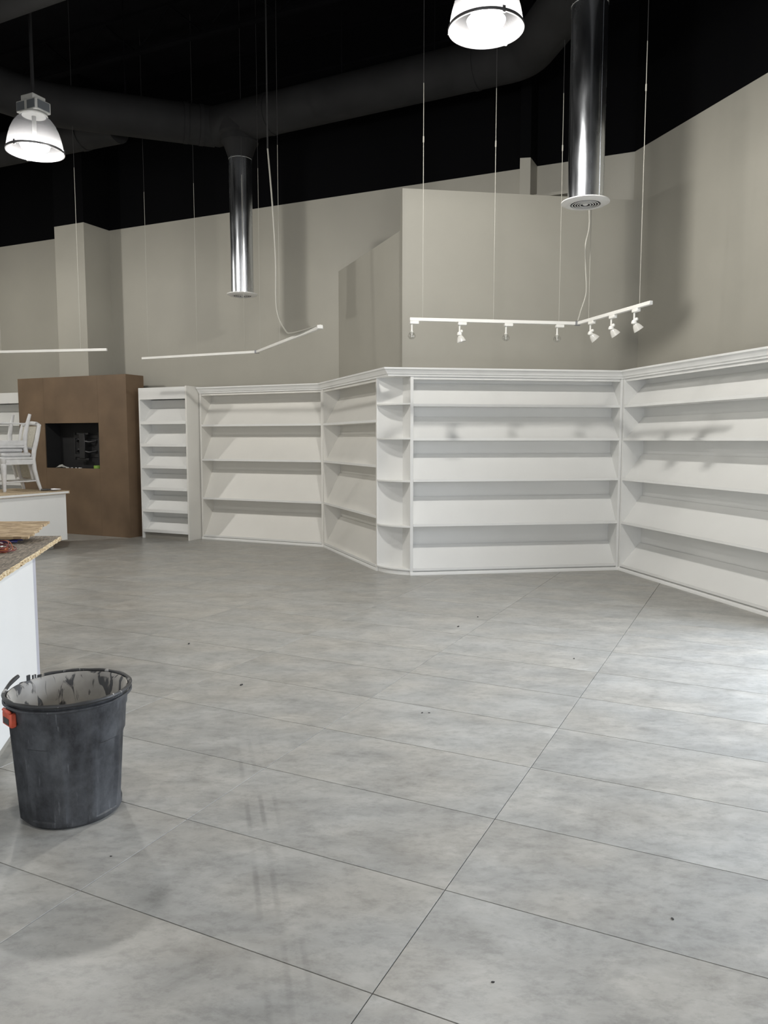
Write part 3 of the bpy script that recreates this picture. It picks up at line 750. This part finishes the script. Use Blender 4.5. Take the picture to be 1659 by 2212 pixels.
# ------------------------------------------------------------------ near counter with flake-board top
kd = V2(math.sin(math.radians(-12.6)), math.cos(math.radians(-12.6))); kn = V2(kd.y, -kd.x)   # kn points to the room side
BC = V2(-2.125, 4.64)                      # far end of the white front
b0 = BC - kd*2.3
ct = thing('counter', 'white counter with rough flake-board top at the left frame edge', 'counter', (b0.x, b0.y, 0), rot_of(b0, BC))
BL = 2.3; BH = .955; BD = .62
MB().box((0,0,.10),(BL-.075,.02,BH)).build('front_panel', M['white'], ct, .002)
MB().box((BL-.066,.012,.10),(BL+.055,BD,BH)).build('end_panel', M['lav_shade'], ct, .002)
MB().box((0,.02,.10),(.02,BD,BH)).build('end_panel', M['white'], ct, .002)
MB().box((.02,BD-.02,.10),(BL-.066,BD,BH)).build('back_panel', M['white'], ct)
MB().box((.02,.02,.10),(BL-.066,BD-.02,.12)).build('bottom_panel', M['white'], ct)
MB().box((.05,.05,0),(BL-.06,BD-.05,.10)).build('toe_kick', M['kick'], ct)
ob = MB(); random.seed(5)
e0, e1 = -.05, BL+.68
front = [(e0+(e1-e0)*i/60, -.028+random.uniform(-.004,.004)) for i in range(61)]
poly = front + [(e1+.02+random.uniform(-.003,.003), .10), (e1+.10, .45), (e1+.16, BD+.05), (e0, BD+.05)]
ob.prism(poly, BH, BH+.030, m=1, mtop=0)
ob.build('flake_board_top', [M['osbtop'], M['osbedge']], ct)
fk = MB()      # torn flakes along the front edge
for i in range(150):
    x = e0+(e1-e0)*random.random(); z = BH+random.uniform(.002,.026); l = random.uniform(.012,.05); d = random.uniform(.002,.007)
    y = -.028
    n = len(fk.v); fk.box((x,y-d,z),(x+l,y+.004,z+random.uniform(.002,.005)))
fk_o = fk.build('edge_flakes', M['osbedge'], ct); fk_o['kind'] = 'stuff'
CTOP = BH+.030
def ct_pt(x, y): p = b0 + kd*x - kn*y; return p
# loose weathered board lying tilted on the counter
p0 = ct_pt(BL+.06, .44)
wb = MB(); random.seed(9)
ed = [(.62+random.uniform(-.015,.015), -.17+.34*i/14) for i in range(15)]
poly = [(-.5,-.17)]+ed+[(-.5,.17)]
wb.prism(poly, 0, .016)
o = wb.build('wooden_board', M['board']); 
board_pos = (p0, )
o.location = (-2.91, 5.05, CTOP+.062); o.rotation_euler = (math.radians(11), 0, math.radians(2))
tag(o, 'weathered tan wooden board propped on the flake-board counter top', 'board')
# blue bag wedged under the board
bb = MB(); random.seed(4)
for i in range(9):
    for j in range(5):
        bb.v.append((-.26+.52*i/8, -.05+.1*j/4, .004+.022*math.sin(math.pi*j/4)*(0.6+.4*math.sin(i*1.7))+random.uniform(0,.004)))
for i in range(8):
    for j in range(4):
        n = i*5+j; bb.face([n, n+5, n+6, n+1])
o = bb.build('blue_bag', M['blue']); o.location = (-2.62, 4.93, CTOP+.003); o.rotation_euler = (0,0,math.radians(4))
sm = o.modifiers.new('thick', 'SOLIDIFY'); sm.thickness = .002; sm.offset = 1
tag(o, 'dark blue plastic bag wedged under the wooden board', 'bag')
# coil of red-brown wire and a small white box
cw = thing('wire_coil', 'tangled coil of red and copper wire on the counter', 'wire', (-2.28, 4.52, CTOP), 0)
random.seed(2)
for i in range(6):
    a0 = random.uniform(0, 6.28); r0 = random.uniform(.055,.085); tilt = random.uniform(.1,.75)
    cx, cy = random.uniform(-.03,.03), random.uniform(-.02,.02)
    pts = []
    for k in range(25):
        a = a0+k/24*math.radians(330)
        rr = r0*(1+.10*math.sin(3*a+i))
        pts.append((cx+rr*math.cos(a), cy+rr*math.sin(a)*math.cos(tilt), .006+i*.005+max(0, rr*math.sin(a)*math.sin(tilt))))
    MB().tube(pts, .0032, 6).build('wire', M['copper'] if i % 3 else M['copper2'], cw)
MB().box((-.07,-.045,0),(.0,.02,.035)).build('spool', M['tool'], cw, .006)
MB().box((.005,-.035,0),(.05,.01,.028)).build('connector', M['copper2'], cw, .004)
o = MB().box((-.035,-.02,0),(.035,.02,.03)).build('power_adapter', M['edge'], bevel=.004); o.location = (-2.40, 4.72, CTOP+.001); o.rotation_euler = (0,0,.2)
tag(o, 'small white block next to the wire coil on the counter', 'adapter')

# ------------------------------------------------------------------ paint-splattered bin
BX, BY = -1.40, 3.325
bn = thing('trash_bin', 'dusty black plastic bin with a paint-splattered inside and broken rim', 'bin', (BX, BY, 0), math.radians(0))
SEG = 120; RB, RT, HB = .212, .250, .555
RIBS = (284, 224, 164, 104, 44); PANELS = (258, 333, 198, 138, 78, 18); STEPS = (312, 192, 72)
def rib(a, z):
    """outer radius: flat facets between shallow channels, recessed lower panels"""
    r = RB + (RT-RB)*z/HB
    dg = math.degrees(a) % 360
    ch = 0
    for c in RIBS:
        if abs((dg-c+180) % 360-180) < 3.2 and z > .02: ch += .008
    for c in PANELS:
        if abs((dg-c+180) % 360-180) < 13 and .03 < z < .36: ch -= .008
    for c in STEPS:
        if 0 <= (dg-c) % 360 < 42 and z > .02: ch += .006
    if z < .47: ch -= .004
    return r + ch
bo = MB(); zs_ = [0,.012,.03,.035,.12,.2,.28,.355,.362,.42,.465,.475,.52,HB]
rot0 = 0.0
for z in zs_:
    for j in range(SEG):
        a = 2*math.pi*j/SEG
        r = rib(a, z) - (.010 if z == 0 else 0)
        bo.v.append((r*math.cos(a+rot0), r*math.sin(a+rot0), z))
for i in range(len(zs_)-1):
    for j in range(SEG):
        j2 = (j+1) % SEG; bo.face([i*SEG+j, i*SEG+j2, (i+1)*SEG+j2, (i+1)*SEG+j])
bo.face([j for j in range(SEG)][::-1])
body = bo.build('body', M['bin'], bn)
MB().lathe([(.0,.02),(RB-.024,.02),(RB-.022,.06),(RT-.017,HB-.02),(RT-.006,HB),(RT-.002,HB)], 64).build('inner_wall', M['binin'], bn)
# rolled rim, torn away at the back left
rm = MB(); pts = []
a0, a1 = math.radians(166), math.radians(166+330)
for k in range(61):
    a = a0+(a1-a0)*k/60; lift = .0
    if k < 5: lift = (5-k)*.006
    pts.append(((RT+.010)*math.cos(a), (RT+.010)*math.sin(a), HB+.002+lift))
rm.tube(pts, [.0085+.0012*math.sin(k*1.3) for k in range(61)], 8)
rim = rm.build('rim', M['binrim'], bn)
r2 = MB(); pts = []
for k in range(57):
    a = math.radians(168)+math.radians(300)*k/56
    pts.append(((RT+.012)*math.cos(a), (RT+.012)*math.sin(a), HB-.022))
r2.tube(pts, .006, 6); r2.build('rim_lip', M['bin'], rim)
# torn shards where the rim is missing
for k, a in enumerate((143, 149, 156)):
    a = math.radians(a); c = V2(math.cos(a), math.sin(a))
    sh = MB(); tg = V2(-c.y, c.x)
    b_ = c*(RT-.004)
    sh.prism([tuple(b_-tg*.012), tuple(b_+tg*.010), tuple(b_+tg*.004+c*.006), tuple(b_-tg*.010+c*.006)], HB-.005, HB+.012+.006*k)
    sh.build('rim_shard', M['binrim'], rim)
# orange-red side handle
ha = math.radians(226)
hm = MB()
hm.box((-.006,-.045,-.040),(.022,.045,.022)); hm.box((.010,-.040,.018),(.026,.040,.034))
h_o = hm.build('handle', M['orange'], bn, .006); h_o['label'] = 'orange-red side handle'
h_o.location = ((RT-.004)*math.cos(ha), (RT-.004)*math.sin(ha), HB-.065); h_o.rotation_euler = (0,0,ha)
MB().box((.018,-.03,-.028),(.0235,.03,-.002)).build('grip_slot', M['tool'], h_o)

# ------------------------------------------------------------------ high-bay lamps
RL = .285
def make_lamp(loc, rz, label, watts=LAMP_W):
    t = thing('high_bay_lamp', label, 'lamp', loc, rz, 'high-bay lamps')
    prof = [(RL,0),(RL*.985,.05),(RL*.94,.12),(RL*.86,.20),(RL*.75,.27),(RL*.60,.325),(RL*.45,.355),(RL*.42,.36)]
    MB().lathe(prof, 56).build('reflector', M['acrylic'], t)
    fl_ = MB()
    for j in range(56):    # moulded flutes of the acrylic, as fine ridges
        a = 2*math.pi*j/56
        fl_.tube([((r+.0015)*math.cos(a), (r+.0015)*math.sin(a), z) for r, z in prof[:6]], .0022, 4, caps=False)
    rg_ = MB().lathe([(RL-.004,-.012),(RL+.009,-.012),(RL+.011,0),(RL+.009,.012),(RL-.004,.012)], 56, close=True).build('rim_band', M['ring'], t)
    for a in (.6, 2.7, 4.8):
        MB().box((-.012,-.006,-.018),(.012,.010,.03)).build('latch', M['ring'], rg_).location = (RL*math.cos(a), RL*math.sin(a), 0)
    MB().lathe([(0,-.030),(RL*.5,-.024),(RL*.85,-.012),(RL-.004,-.004)], 48).build('lens', M['lens'], t)
    MB().lathe([(0,.015),(.09,.018),(.14,.034),(.15,.06),(.12,.095),(.07,.115),(0,.12)], 32).build('bulb', M['bulb'], t)
    hs = MB(); hs.lathe([(.0,.36),(.14,.36),(.14,.375),(.13,.385),(0,.385)], 32)
    hs.box((-.145,-.10,.385),(.145,.10,.50)); hs.box((-.09,-.085,.50),(.09,.085,.56))
    h_ = hs.build('housing', M['lampmetal'], t, .008)
    for sx in (-1, 1):
        MB().box((sx*.075-.055,-.104,.40),(sx*.075+.055,-.099,.485)).build('vent', M['lampdark'], h_)
        MB().box((sx*.1485-.0045,-.075,.40),(sx*.1485+.0045,.075,.485)).build('vent', M['lampdark'], h_)
    MB().tube([(0,0,.11),(0,0,.36)], .022, 10).build('lamp_holder', M['lampmetal'], t)
    MB().tube([(0,0,.555),(0,0,CEIL-.5-loc[2])], .018, 10).build('stem', M['duct'], t)
    l = bpy.data.lights.new('lamp_light', 'POINT'); l.energy = watts; l.color = LAMP_COL; l.shadow_soft_size = .13
    lo = bpy.data.objects.new('lamp_light', l); COL.objects.link(lo); lo.parent = t; lo.location = (0,0,-.03)
    return t
LA = Vector((.793, 6.3, 4.83)); LB = Vector((-3.73, 8.55, 4.72))
make_lamp(LA, math.radians(15), 'glowing high-bay lamp with acrylic dome cut by the top frame edge', LW['A'])
make_lamp(LB, math.radians(-25), 'glowing high-bay lamp with grey ballast box at the upper left', LW['B'])
# unseen rest of the lamp grid; G added to brighten the left
for k, x, y, lb in (('C', -1.26, 2.15, 'high-bay lamp above the viewer, out of view'), ('D', -5.78, 4.40, 'high-bay lamp above the near counter, out of view'),
                    ('E', 3.24, -.05, 'high-bay lamp near the side window, out of view'), ('F', -3.30, -2.0, 'high-bay lamp by the shop front, out of view'),
                    ('G', -8.20, 10.75, 'added high-bay lamp left of the brown cabinet, out of view')):
    make_lamp(Vector((x, y, 4.8)), .3*ord(k), lb, LW[k])

# ------------------------------------------------------------------ ducts
def elbow(pts, r=.5, n=5):
    out = [Vector(pts[0])]
    for i in range(1, len(pts)-1):
        a, b, c = Vector(pts[i-1]), Vector(pts[i]), Vector(pts[i+1])
        p, q = b+(a-b).normalized()*r, b+(c-b).normalized()*r
        for k in range(n+1):
            t = k/n; out.append(p*(1-t)**2+b*2*t*(1-t)+q*t*t)
    out.append(Vector(pts[-1])); return out
DZ = 6.1
du = thing('air_duct', 'thick black round air duct bending across the ceiling above both silver drops', 'duct', (0,0,0))
MB().tube(elbow([(-5.66,9.2,DZ),(-4.62,10.68,DZ),(-2.42,11.46,DZ)], .45), .265, 32).build('duct_run', M['duct'], du)
MB().tube(elbow([(-2.42,11.46,DZ),(1.66,9.36,DZ),(1.977,7.8,DZ),(3.0,-1.5,DZ)], .22), .265, 32).build('duct_run', M['duct'], du)
def seam(p, d, r=.272, w=.03):
    p = Vector(p); d = Vector(d).normalized()
    return MB().tube([p-d*w, p+d*w], r, 32).build('seam_band', M['duct'], du)
seam((-2.60,11.39,DZ),(2.2,.78,0)); seam((-2.80,11.315,DZ),(2.2,.78,0)); seam((-1.55,11.012,DZ),(4.08,-2.1,0)); seam((1.1,9.648,DZ),(4.08,-2.1,0))
MB().lathe([(.30,6.08),(.30,5.93),(.255,5.90)], 32, c=(-2.035,11.30)).build('tee_saddle', M['duct'], du)
MB().lathe([(.26,6.08),(.26,5.93),(.235,5.90)], 32, c=(1.977,7.8)).build('tee_saddle', M['duct'], du)
for p in ((-3.55,11.04),(-.55,10.50),(.62,9.90),(-5.2,9.9),(1.83,8.5)):
    MB().tube([(p[0],p[1],DZ+.2),(p[0],p[1],CEIL)], .009, 6).build('hanger_rod', M['black'], du)
d2 = thing('air_duct', 'black air duct crossing the top left corner of the frame', 'duct', (0,0,0))
MB().tube([(-8.0,10.05,DZ-.05),(-4.1,8.13,DZ-.05),(.2,6.0,DZ-.05)], .265, 28).build('duct_run', M['duct'], d2)
d3 = thing('air_duct', 'dim black air duct behind the left lamp running along the far wall', 'duct', (0,0,0))
MB().tube([(-9.0,13.55,DZ-.05),(-3.75,11.29,DZ-.05)], .23, 24).build('duct_run', M['duct'], d3)
MB().tube([(-4.38,11.56,DZ-.05),(-4.30,11.526,DZ-.05)], .24, 24).build('seam_band', M['duct'], d3)

def drop(x, y, zb, zt, label, r=.16):
    t = thing('duct_drop', label, 'duct', (x, y, zb), 0, 'silver duct drops')
    H = zt-zb
    pp = MB().lathe([(r,.0),(r,H)], 48).build('pipe', M['galv'], t)
    MB().box((-.004,-r-.003,.02),(.004,-r+.004,H)).build('lock_seam', M['galv'], pp).rotation_euler = (0,0,math.radians(35))
    MB().lathe([(r+.002,H-.012),(r+.006,H-.008),(r+.006,H+.004),(r,H+.008)], 48).build('bead', M['galv'], pp)
    MB().lathe([(r+.004,H),(r+.012,H+.03),(r+.075,H+.20),(r+.10,H+.22),(r+.10,H+.30)], 40).build('collar', M['duct'], t)
    df = MB().lathe([(r-.025,-.028),(r-.01,-.030),(r+.04,-.022),(r+.062,-.010),(r+.062,-.002),(r+.01,.004),(r-.025,.004)], 56, close=True).build('diffuser', M['difwhite'], t)
    for k, rr in enumerate((.120,.096,.072,.048)):
        vr = MB().lathe([(rr,-.030-.001*k),(rr+.009,-.029-.001*k),(rr+.009,-.026-.001*k),(rr,-.026-.001*k)], 48, close=True).build('vane_ring', M['difwhite'], df)
        MB().lathe([(rr+.002,-.026-.001*k),(rr-.010,.014)], 48).build('vane_shade_cone', M['blackmetal_shade'], vr)  # black colour stands in for shade between the diffuser rings
    MB().lathe([(0,-.036),(.012,-.035),(.026,-.028),(.022,-.010),(0,-.008)], 24).build('centre_cone', M['difwhite'], df)
    MB().lathe([(0,.016),(r-.004,.016)], 40).build('gap_shade_disc', M['blackmetal_shade'], df)  # black disc added as painted shade behind the ring gaps
    return t
drop(-2.035, 11.30, 3.735, 5.60, 'slim silver duct drop hanging before the far wall')
drop(1.977, 7.8, 3.975, 5.80, 'large silver duct drop nearest the camera with round white diffuser', .172)

# ------------------------------------------------------------------ track lights
def track_run(t, a, b, z):
    d = (b-a).normalized(); n = V2(-d.y, d.x)*.017
    MB().prism([tuple(a+n), tuple(b+n), tuple(b-n), tuple(a-n)], z-.018, z+.018).build('track_bar', M['track'], t, .003)
def wire(t, p, z, zt=CEIL-.1, r=.0034, coupler=None):
    c = MB().tube([(p.x,p.y,z),(p.x,p.y,PAINT_Z)], r, 6).build('suspension_cable', M['cable'], t)
    MB().tube([(p.x,p.y,PAINT_Z),(p.x,p.y,zt)], r, 6).build('painted_cable', M['cableblk'], t)
    if coupler: MB().tube([(p.x,p.y,coupler-.03),(p.x,p.y,coupler+.03)], r*2.2, 8).build('coupler', M['cable'], c)
TZ = 2.917
T1 = V2(.271, 8.275); T2 = V2(2.119, 8.568); T3 = V2(2.479, 7.28)
tr = thing('track_light', 'white L-shaped track light with seven heads hanging before the right shelves', 'track light', (0,0,0))
track_run(tr, T1, T2, TZ); track_run(tr, T2, T3, TZ)
MB().box((T2.x-.03,T2.y-.03,TZ-.024),(T2.x+.03,T2.y+.03,TZ+.024)).build('corner_joint', M['ring'], tr, .005)
def on(a, b, s): return a+(b-a)*s
for s in (.075, .49, .885): wire(tr, on(T1,T2,s), TZ+.018, coupler=4.75)
for s in (.17, .86): wire(tr, on(T2,T3,s), TZ+.018, coupler=4.9)
# power cord slack down to the corner joint
c = on(T2,T3,.03)
pts = [(2.19,8.52,5.31),(2.20,8.53,4.3),(2.215,8.55,3.95),(2.18,8.55,3.75),(2.19,8.56,3.5),(2.205,8.57,3.25),(2.15,8.57,3.05),(T2.x,T2.y,TZ+.02)]
def smooth(pts, n=6):
    P = [Vector(p) for p in pts]; out = []
    for i in range(len(P)-1):
        a, b, c_, d = P[max(i-1,0)], P[i], P[i+1], P[min(i+2,len(P)-1)]
        for k in range(n):
            t = k/n
            out.append(.5*((2*b)+(c_-a)*t+(2*a-5*b+4*c_-d)*t*t+(3*b-a-3*c_+d)*t**3))
    out.append(P[-1]); return out
MB().tube(smooth(pts), .0085, 8).build('power_cord', M['cable'], tr)
MB().tube([(2.19,8.52,5.31),(2.19,8.52,CEIL-.1)], .0085, 8).build('painted_cable', M['cableblk'], tr)
def head(p, d, style, tilt):
    z = TZ-.018
    n = V2(-d.y, d.x); a, b = p-d*.02, p+d*.075
    h = MB().prism([tuple(a+n*.02), tuple(b+n*.02), tuple(b-n*.02), tuple(a-n*.02)], z-.032, z).build('adapter', M['track'], tr, .004)
    MB().tube([(p.x,p.y,z-.03),(p.x,p.y,z-.11)], .009, 8).build('stem', M['track'], h)
    e = None
    if style == 'globe':
        g = MB().lathe([(.003,-.19),(.022,-.186),(.036,-.172),(.041,-.155),(.036,-.136),(.024,-.122),(.016,-.112)], 24, c=(0,0)).build('glass_globe', M['glass'], h)
        s = MB().lathe([(.0,-.150),(.010,-.148),(.013,-.135),(.016,-.105),(.0,-.100)], 16).build('socket', M['track'], h)
        fb = MB().lathe([(0,-.176),(.008,-.170),(.010,-.160),(.006,-.150)], 12).build('lamp_capsule', M['frost'], h)
        for q in (g, s, fb): q.location = (p.x, p.y, z)
    else:
        # yoke with a bell shade thrown to one side
        R = Matrix.Rotation(tilt[1], 4, 'Z') @ Matrix.Rotation(tilt[0], 4, 'Y')
        MB().lathe([(0,.028),(.018,.022),(.026,.006),(.026,-.012),(0,-.020)], 20).build('knuckle', M['track'], h).location = (p.x, p.y, z-.125)
        s = MB().lathe([(.0,.0),(.020,-.004),(.034,-.024),(.044,-.052),(.050,-.074),(.046,-.074),(.036,-.040),(.018,-.012),(0,-.010)], 24).build('shade', M['frost'], h)
        s.matrix_local = Matrix.Translation((p.x, p.y, z-.125)) @ R @ Matrix.Translation((0,0,-.012))
        MB().lathe([(0,.016),(.012,.012),(.016,0),(.012,-.012),(0,-.016)], 16).build('ball_joint', M['track'], h).location = (p.x+.02, p.y-.01, z-.095)
d1 = (T2-T1).normalized(); d2_ = (T3-T2).normalized()
head(on(T1,T2,.012), d1, 'globe', None)
head(on(T1,T2,.29), d1, 'bell', (.25, 3.0))
head(on(T1,T2,.565), d1, 'globe', None)
head(on(T1,T2,.875), d1, 'globe', None)
head(on(T2,T3,.20), d2_, 'bell', (-.75, .0))
head(on(T2,T3,.50), d2_, 'bell', (-.65, .0))
head(on(T2,T3,.80), d2_, 'bell', (-.60, .0))
# empty track before the far wall
S1 = V2(-3.672, 11.845); S2 = V2(-1.785, 10.965); S3 = V2(-.62, 7.95)
S3 = V2(-.70, 8.60)
t2 = thing('track_light', 'empty white L-shaped track hanging before the far wall', 'track light', (0,0,0))
Z2 = 2.88
track_run(t2, S1, S2, Z2); track_run(t2, S2, S3, Z2)
MB().box((S2.x-.03,S2.y-.03,Z2-.022),(S2.x+.03,S2.y+.03,Z2+.022)).build('corner_joint', M['ring'], t2, .004)
for s in (.06, .50, .90): wire(t2, on(S1,S2,s), Z2+.018, r=.0028)
for s in (.07, .42): wire(t2, on(S2,S3,s), Z2+.018, r=.0028)
e_ = on(S2,S3,.66)
MB().tube(smooth([(-1.47,10.1,5.31),(-1.40,9.95,4.6),(-1.36,9.9,3.9),(-1.35,9.85,3.3),(-1.22,9.65,3.0),(-1.08,9.3,2.915),(S3.x,S3.y,2.905)]), .010, 8).build('power_cord', M['cable'], t2)
MB().tube([(-1.47,10.1,5.31),(-1.47,10.1,CEIL-.1)], .010, 8).build('painted_cable', M['cableblk'], t2)
MB().box((S3.x-.03,S3.y-.05,Z2-.02),(S3.x+.03,S3.y+.03,Z2+.02)).build('end_cap', M['track'], t2, .003)
# straight track at the left frame edge
t3 = thing('track_light', 'straight white track cut by the left frame edge', 'track light', (0,0,0))
Q1 = V2(-3.80, 10.70); Q0 = Q1 + V2(-.985,.175)*2.6
track_run(t3, Q0, Q1, 2.88)
wire(t3, on(Q1,Q0,.15), 2.90); wire(t3, on(Q1,Q0,.62), 2.90)

# ------------------------------------------------------------------ grit on the floor
random.seed(21)
gm = MB(); gm.prism([(-.018,-.006),(.004,-.010),(.020,-.002),(.012,.009),(-.010,.008)], 0, .008)
gme = gm.mesh('grit', M['crumb'])
for (x, y, s) in ((.658,6.689,.8),(-.962,5.062,.75),(.232,4.531,.4),(.274,4.531,.35),(1.438,5.69,.5),(.876,7.064,.6),(.998,2.516,.35),(.333,2.204,.3),(-1.086,2.917,.25),(-1.584,6.114,.7)):
    o = bpy.data.objects.new('grit', gme); COL.objects.link(o); o.location = (x, y, 0); o.scale = (s,s,s); o.rotation_euler = (0,0,random.uniform(0,6))
    tag(o, 'tiny dark crumb of grit lying on the tiled floor', 'grit', 'grit on the floor')
